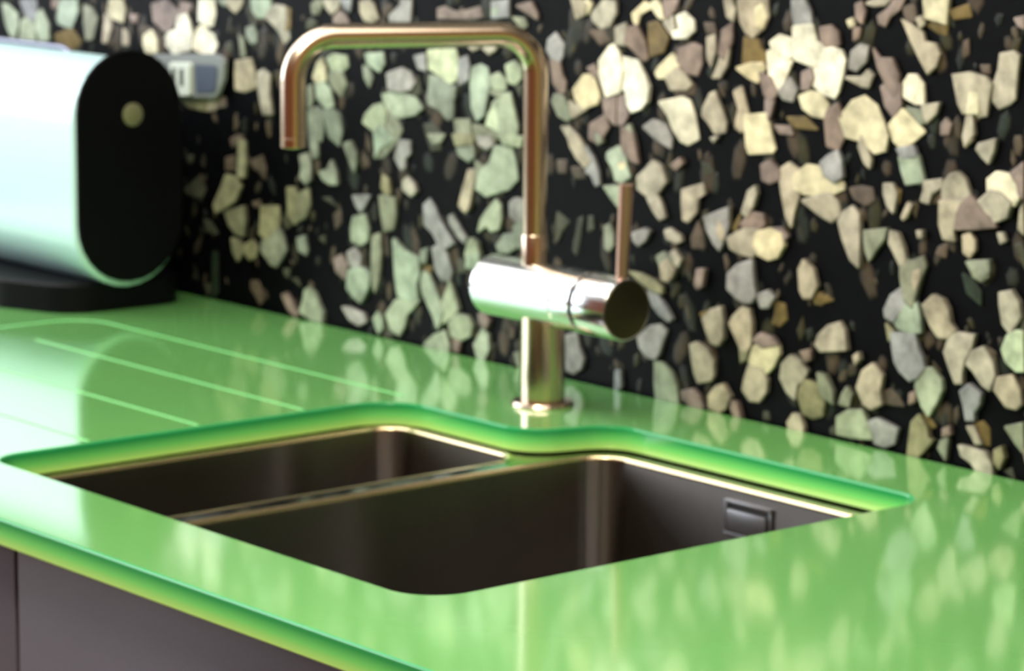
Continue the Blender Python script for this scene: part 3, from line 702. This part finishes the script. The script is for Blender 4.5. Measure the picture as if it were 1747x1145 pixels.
def grow(pts, k):
    """push a CCW outline outwards by k"""
    return offset(pts, -k)
def chip_geo(pts, y_face, tilt, colr, bm, layer, edge=0.35, soft=0.0016):
    """a chip with a clouded heart: paler and denser in the middle, thin and smoky where it runs into the resin"""
    n = len(pts)
    if sum(pts[i-1][0] * pts[i][1] - pts[i][0] * pts[i-1][1] for i in range(n)) < 0: pts = pts[::-1]
    cxm = sum(p[0] for p in pts) / n; czm = sum(p[1] for p in pts) / n
    ex = max(1e-4, max(math.hypot(p[0] - cxm, p[1] - czm) for p in pts))
    ga = random.uniform(0, 2 * math.pi); gs = random.uniform(0.05, 0.38)
    def yy(p): return y_face + tilt[0] * (p[0] - cxm) + tilt[1] * (p[1] - czm)
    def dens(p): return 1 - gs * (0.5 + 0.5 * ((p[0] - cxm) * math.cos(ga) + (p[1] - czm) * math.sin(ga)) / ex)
    fr = []
    for p in pts:
        dd = math.hypot(p[0] - cxm, p[1] - czm); k = min(0.45, soft / max(dd, 1e-4))
        fr.append((p[0] + (cxm - p[0]) * k, p[1] + (czm - p[1]) * k))
    col = {}
    def V(p, y, k):
        v = bm.verts.new((p[0], y, p[1])); col[v] = (colr[0] * k, colr[1] * k, colr[2] * k, 1); return v
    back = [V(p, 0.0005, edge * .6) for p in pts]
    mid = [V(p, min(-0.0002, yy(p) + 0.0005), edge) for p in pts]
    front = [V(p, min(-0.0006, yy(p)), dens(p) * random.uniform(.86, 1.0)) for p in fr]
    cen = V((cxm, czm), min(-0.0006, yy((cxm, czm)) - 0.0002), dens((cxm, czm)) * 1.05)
    F = []
    for k in range(n):
        k2 = (k + 1) % n
        F.append(bm.faces.new((back[k], back[k2], mid[k2], mid[k])))
        F.append(bm.faces.new((mid[k], mid[k2], front[k2], front[k])))
        F.append(bm.faces.new((front[k], front[k2], cen)))
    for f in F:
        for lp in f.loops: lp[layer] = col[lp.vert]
def jitter(c, a=0.10):
    k = 1 + random.uniform(-a, a); w = random.uniform(-0.04, 0.04)
    c = lin(c); return (c[0] * k * (1 + w), c[1] * k, c[2] * k * (1 - w * 1.5))
def rounded(pts):
    """cut the corners of a traced chip lightly so that its outline reads broken, not drawn"""
    if len(pts) > 9: return pts
    out = []
    for i in range(len(pts)):
        a, p, b = pts[i-1], pts[i], pts[(i+1) % len(pts)]
        k = 0.035
        out.append((p[0] + (a[0] - p[0]) * k, p[1] + (a[1] - p[1]) * k)); out.append((p[0] + (b[0] - p[0]) * k, p[1] + (b[1] - p[1]) * k))
    return out
chips = []
for ln in CHIPS.strip().split('\n'):
    pts = [tuple(float(v) * 1e-4 for v in q.split(',')) for q in ln[1:].split()]
    A = abs(sum(pts[i-1][0] * pts[i][1] - pts[i][0] * pts[i-1][1] for i in range(len(pts)))) / 2
    chips.append((A, ln[0], pts))
order = sorted(range(len(chips)), key=lambda i: -chips[i][0])
big = set(order[:300])
frag = bmesh.new(); fl = frag.loops.layers.float_color.new('col')
for i, (A, c, pts) in enumerate(chips):
    depth = -(0.0012 + 0.0032 * i / len(chips) + random.uniform(0, 0.0012)) if c not in 'dDpo' else -(0.0009 + random.uniform(0, 0.0005))
    gp = grow(rounded(pts), .0012)
    sharp = c in 'WYH'
    til = (random.uniform(-.06, .06), random.uniform(-.06, .06))
    if i in big:
        bm = bmesh.new(); ly = bm.loops.layers.float_color.new('col')
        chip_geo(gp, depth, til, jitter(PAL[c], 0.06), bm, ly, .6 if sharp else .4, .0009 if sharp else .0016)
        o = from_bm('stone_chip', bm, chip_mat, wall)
    else:
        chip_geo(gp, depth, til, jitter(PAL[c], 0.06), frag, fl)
# small dim splinters deep between the chips, and the same chip mix beyond the part of the wall in view
def in_view(x, z):
    return -1.25 < x < 0.27 and z < 0.36
def blob(x, z, s, elong, ang, n):
    pts = []
    for k in range(n):
        th = 2 * math.pi * (k + random.uniform(-.25, .25)) / n
        px, pz = s * math.cos(th), s * elong * math.sin(th)
        pts.append((x + px * math.cos(ang) - pz * math.sin(ang), z + px * math.sin(ang) + pz * math.cos(ang)))
    return pts
for k in range(900):
    x, z = random.uniform(-1.3, 0.9), random.uniform(0.0, 0.62)
    if x < -.60 and z < .22: continue  # splinters left out here to imitate the bin's shade on the wall
    c = random.choice(((56, 50, 42), (38, 44, 38), (70, 60, 50), (44, 46, 40), (80, 68, 56), (52, 50, 32)))
    chip_geo(blob(x, z, random.uniform(.005, .010), random.uniform(1.1, 2.2), random.uniform(-.5, .5), random.randint(6, 8)), -0.0006, (0, 0), lin(c), frag, fl, .1, .004)
for k in range(700):
    x, z = random.uniform(-1.25, 0.28), random.uniform(0.0, 0.37)
    c = random.choice(((58, 54, 46), (44, 48, 42), (76, 68, 58), (36, 40, 38), (88, 78, 66), (60, 56, 38)))
    chip_geo(blob(x, z, random.uniform(.002, .0055), random.uniform(1.2, 2.6), random.uniform(-.7, .7), random.randint(4, 6)), -0.0007, (0, 0), lin(c), frag, fl)
for k in range(2600):
    x, z = random.uniform(-2.25, 2.65), random.uniform(0.004, 1.0)
    if in_view(x, z) : continue
    c = random.choice('WYCCCGGgsPPpLod')
    s = random.uniform(.006, .017)
    chip_geo(blob(x, z, s, random.uniform(1.0, 2.0), random.uniform(-.7, .7), random.randint(4, 7)), -random.uniform(.001, .004), (random.uniform(-.06, .06), random.uniform(-.06, .06)), jitter(PAL[c]), frag, fl)
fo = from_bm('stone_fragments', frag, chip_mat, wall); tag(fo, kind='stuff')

# ------------------------------------------------------------ worktop
cut = roundpoly([(-.276, -.580, .028), (.273, -.580, .036), (.273, -.106, .030), (-.076, -.106, .034), (-.100, -.182, .040), (-.276, -.182, .046)], 10)
outer = [(-1.75, -.677), (1.45, -.677), (1.45, -.0045), (-1.75, -.0045)]
hole = cut[::-1]
CH = 0.0016
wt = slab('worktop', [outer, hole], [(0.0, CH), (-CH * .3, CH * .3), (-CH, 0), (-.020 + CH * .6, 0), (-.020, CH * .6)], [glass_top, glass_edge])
tag(wt, 'green glass worktop with sink cutout and fine drainer grooves', 'worktop')
def groove(path, rads):
    pts = bend([(p[0], p[1], 0.0) for p in path], rads) if rads else [Vector((path[0][0] + (path[1][0] - path[0][0]) * k / 8, path[0][1], 0)) for k in range(9)]
    tube('drainer_groove', pts, lambda t: 0.0016, groove_mat, wt, seg=10, flat=0.3)
groove([(-.792, -.60, 0), (-.792, -.169, 0), (-.281, -.169, 0)], [0.045])
for y, x0 in ((-.274, -.712), (-.380, -.712), (-.485, -.712)): groove([(x0, y), (-.281, y)], None)

# ------------------------------------------------------------ sink
sink = empty('sink', (0, -.35, -.0216))
tag(sink, 'undermounted brushed steel double bowl sink in the green glass worktop', 'sink')
OY, OZ = .35, .0216
LB = [(-.268, -.572), (-.099, -.572), (-.099, -.190), (-.268, -.190)]
RB = [(-.071, -.572), (.266, -.572), (.266, -.124), (-.071, -.124)]
def sh(lp): return [(p[0], p[1] + OY) for p in lp]
def bowl(name, c, rad, depth, label):
    lp = sh(roundpoly([(*p, rad) for p in c], 10))
    lp = lp[::-1]        # material side outward
    lv = [(-.0018, .0003), (-.0040, 0), (-depth + .02, -.002), (-depth + .009, -.005), (-depth + .002, -.013), (-depth, -.024)]
    bm = bmesh.new(); rings = []
    for z, ins in lv: rings.append([bm.verts.new((p[0], p[1], z)) for p in offset(lp, ins)])
    n = len(lp)
    for a, b in zip(rings, rings[1:]):
        for i in range(n): bm.faces.new((a[i], b[i], b[(i+1) % n], a[(i+1) % n]))
    bm.faces.new(rings[-1])
    o = from_bm(name, bm, sink_steel, sink, 50); tag(o, label)
    cx0 = sum(p[0] for p in lp) / n; cy0 = sum(p[1] for p in lp) / n
    lathe('drain_strainer', [(.0, .0012), (.030, .0012), (.034, .003), (.042, .0022), (.045, .0004)], steel, o, origin=(cx0, cy0, -depth))
    # rolled bright edge round the bowl
    bm = bmesh.new(); rings = []
    for z, ins in ((.0004, .0060), (.0011, .0040), (.0008, .0020), (-.0008, .0003), (-.0022, -.0001), (-.0034, .0001)):
        rings.append([bm.verts.new((p[0], p[1], z)) for p in offset(lp, ins)])
    for a, b in zip(rings, rings[1:]):
        for i in range(n): bm.faces.new((a[i], b[i], b[(i+1) % n], a[(i+1) % n]))
    from_bm('bowl_rim', bm, rim_steel, o, 60)
    return o, lp
bl, lpL = bowl('bowl', LB, .026, .13, 'small left bowl')
br, lpR = bowl('bowl', RB, .030, .19, 'large right bowl')
fl_out = [(x * 1.0, y) for x, y in offset(cut, -0.016)]
slab('flange', [sh(fl_out), offset(lpL, .0045), offset(lpR, .0045)], [(0, 0), (-.0012, 0)], flange_steel, sink)
# overflow slot in the back wall of the right bowl
ov = empty('overflow_cover', (.1025, -.1255 + OY, -.0455 + OZ)); ov.parent = br
bm = bmesh.new()
add_box(bm, -.026, .026, -.002, .0012, .0105, .0135, .0006); add_box(bm, -.026, .026, -.002, .0012, -.0155, -.0125, .0006)
add_box(bm, -.026, -.0235, -.0012, .0012, -.0125, .0105, .0004); add_box(bm, .0235, .026, -.0012, .0012, -.0125, .0105, .0004)
ovf = from_bm('overflow_cover', bm, slot_steel, br, 40); ovf.location = ov.location; bpy.data.objects.remove(ov)
box('overflow_plate', -.0215, .0215, -.0035, .001, -.0110, .0065, slot_steel, ovf, .0012)
box('overflow_gap', -.0235, .0235, -.0003, .0010, -.0125, .0105, dark_gap, ovf)

# ------------------------------------------------------------ mixer tap
tap = empty('mixer_tap', (-.176, -.100, 0.0))
tag(tap, 'brushed steel kitchen mixer tap with square swivel spout standing behind the sink', 'tap')
HB, RBODY = .0955, .0262
lathe('base_ring', [(0, 0.0), (.0265, 0.0), (.0270, .0012), (.0255, .0042), (.0200, .0050), (0, .0050)], warm_reflection_steel, tap)
lathe('column', [(.0186, .004), (.0188, .006), (.0188, HB - .012)], warm_reflection_steel, tap)
lathe('mixer_body', [(0, -.068), (.0248, -.068), (RBODY, -.0666), (RBODY, .0360), (.0257, .0366), (RBODY, .0372), (RBODY, .0602), (.0252, .0610), (0, .0610)], steel, tap, 'X', (0, 0, HB))
lathe('body_joint', [(.0232, .0600), (.0232, .0662)], dark_gap, tap, 'X', (0, 0, HB))
knob = lathe('control_knob', [(0, .0652), (.0252, .0652), (RBODY, .0660), (RBODY, .1040), (.0254, .1052), (0, .1056)], steel, tap, 'X', (0, 0, HB))
lathe('knob_face', [(.0245, .1054), (.0240, .1060), (0, .1062)], face_reflection_steel, knob, 'X', (0, 0, HB))
tube('lever', [(.0985 + .004 * t, 0, HB + RBODY - .003 + .080 * t) for t in (0, .25, .5, .75, 1)], lambda t: .0048 + .0011 * t, lever_steel, knob, 24)
AZ = math.radians(247); sx0 = -.012
dirx, diry = math.cos(AZ), math.sin(AZ)
zt = .3145; L_ = .2085; RS = .0103
pts = bend([(sx0, 0, HB + .020), (sx0 - .001, 0, zt), (sx0 + dirx * L_, diry * L_, zt), (sx0 + dirx * L_, diry * L_, .232)], [.034, .036], 14)
sp = tube('spout', pts, RS, warm_reflection_steel, tap, 40)
lathe('spout_collar', [(RS - .001, HB + .022), (.0116, HB + .024), (.0116, .1440), (.0110, .1452), (RS - .001, .1455)], warm_reflection_steel, sp, 'Z', (sx0, 0, 0))
lathe('aerator', [(0, .2235), (.0075, .2235), (.0082, .2232), (RS, .2240), (RS, .2316), (.0098, .2322), (.0090, .2325)], warm_reflection_steel, sp, 'Z', (sx0 + dirx * L_, diry * L_, 0))

# ------------------------------------------------------------ bread bin
def stadium(yc, z0, z1, hw, n=14, shrink=0.0):
    rr = hw; pts = []
    for k in range(n + 1):
        th = math.pi + math.pi * k / n; pts.append((yc + rr * math.cos(th), z0 + rr * 1.0 + rr * math.sin(th)))
    for k in range(n + 1):
        th = math.pi * k / n; pts.append((yc + rr * math.cos(th), z1 - rr + rr * math.sin(th)))
    zm = (z0 + z1) / 2
    return [(p[0] + (p[1] - zm) * 0.0, p[1]) for p in pts]
bb = empty('bread_bin', (-1.05, -.110, 0))
tag(bb, 'white bread bin with black rounded end cap on the left of the worktop', 'bread bin')
extrude_x('bin_body', stadium(0, .024, .2525, .0630), -.25, .247, white_lacquer, bb, .004)
for sgn in (1, -1):
    x0, x1 = (.2468, .2510) if sgn > 0 else (-.2540, -.2498)
    cp = extrude_x('end_cap', stadium(0, .0295, .2615, .0610), x0, x1, black_plastic, bb, .0012)
    if sgn > 0: lathe('button', [(.0115, 0), (.0115, .0012), (.0105, .0018), (0, .0018)], button_mat, cp, 'X', (x1, .003, .197))
base_loop = roundpoly([(-.26, -.098, .03), (.150, -.098, .08), (.2385, -.064, .045), (.2385, .075, .03), (-.26, .075, .03)], 8)
bs = slab('plinth', [base_loop], [(.030, .003), (.027, 0), (.0, 0)], black_plastic, bb)
tube('lid_handle', bend([(-.20, 0, .250), (-.20, 0, .2560), (.128, 0, .2560), (.146, 0, .2500)], [.004, .008], 5), .0030, handle_steel, bb, 12)

# ------------------------------------------------------------ socket plate on the wall
so = empty('socket_plate', (-.845, -.0052, .22))
tag(so, 'grey acrylic socket plate with white insert on the chip wall behind the bread bin', 'socket')
def prism(name, loop, y0, y1, m, parent, bev=0.0008):
    bm = bmesh.new(); rings = []
    lp = [(a * .001, b * .001) for a, b in loop]
    if sum(lp[i-1][0] * lp[i][1] - lp[i][0] * lp[i-1][1] for i in range(len(lp))) < 0: lp = lp[::-1]
    for y, ins in ((y1, 0), (y0 + bev, 0), (y0, bev)): rings.append([bm.verts.new((p[0], y, p[1])) for p in offset(lp, ins)])
    n = len(lp)
    for a, b in zip(rings, rings[1:]):
        for k in range(n): bm.faces.new((a[k], a[(k+1) % n], b[(k+1) % n], b[k]))
    bm.faces.new(rings[0]); bm.faces.new(rings[-1][::-1])
    return from_bm(name, bm, m, parent, 30)
def rel(L): return [(a + 845, b - 220) for a, b in L]
bp_ = prism('back_plate', rel([(-914, 245), (-800, 253), (-785, 251), (-781, 246), (-783, 228), (-794, 211), (-800, 208), (-868, 203), (-874, 206), (-888, 234)]), -.0040, .0005, plate_mat, so)
prism('recess_panel', rel([(-832, 240), (-796, 242), (-792, 239), (-796, 216), (-802, 213), (-830, 211)]), -.0052, -.0039, plate_dark, bp_, .0004)
ins = prism('insert', rel([(-875, 236), (-872, 239.5), (-840, 241.5), (-837, 239), (-838, 209), (-841, 207), (-864, 205.5), (-867, 207)]), -.0085, -.0039, insert_mat, so)
for a in (-869.5, -855): prism('slot', rel([(a, 234), (a + 7.5, 234.6), (a + 7.5, 217), (a, 216.4)]), -.0088, -.0084, slot_mat, ins, .0001)

# ------------------------------------------------------------ cabinets under the worktop
cab = empty('base_cabinet', (.20, -.33, ZF))
tag(cab, 'grey satin base cabinet under the green glass worktop front edge', 'cabinet')
cx0, cy0, cz0 = .20, -.33, ZF
bm = bmesh.new()
for x in (-1.70, 1.38): add_box(bm, x - cx0, x + .018 - cx0, -.630 - cy0, -.02 - cy0, 0, -.0215 - cz0)
add_box(bm, -1.68 - cx0, 1.378 - cx0, -.630 - cy0, -.02 - cy0, .12, .138)
add_box(bm, -1.68 - cx0, 1.378 - cx0, -.03 - cy0, -.02 - cy0, .14, -.15 - cz0)
add_box(bm, -1.68 - cx0, 1.378 - cx0, -.630 - cy0, -.612 - cy0, -.045 - cz0, -.0215 - cz0)
from_bm('carcass', bm, carcass_mat, cab)
box('toe_kick', -1.68 - cx0, 1.378 - cx0, -.585 - cy0, -.57 - cy0, 0, .118, dark_gap, cab)
xs = [-1.70, -1.2, -.705, -.110, .485, 1.395]
for a, b in zip(xs, xs[1:]):
    box('door', a + .002 - cx0, b - .002 - cx0, -.654 - cy0, -.6315 - cy0, .122, -.0225 - cz0, cabinet_mat, cab, .0015)

# ------------------------------------------------------------ far side of the kitchen (behind the camera)
tall = empty('tall_cupboard', (1.4, YF + .31, ZF)); tag(tall, 'warm brown wooden tall cupboard against the front wall', 'cupboard')
box('cupboard_body', -1.3, 1.2, -.30, .27, 0, 2.2, wood, tall)
for k in range(5): box('door', -1.3 + .5 * k + .003, -1.3 + .5 * (k + 1) - .003, .272, .292, .1, 2.19, wood, tall, .002)
for k in range(2): pass

# put the whole set on its real height above the floor
for o in list(SC.objects):
    if o.parent is None and o.type not in {'LIGHT', 'CAMERA'}: o.location.z += ZC
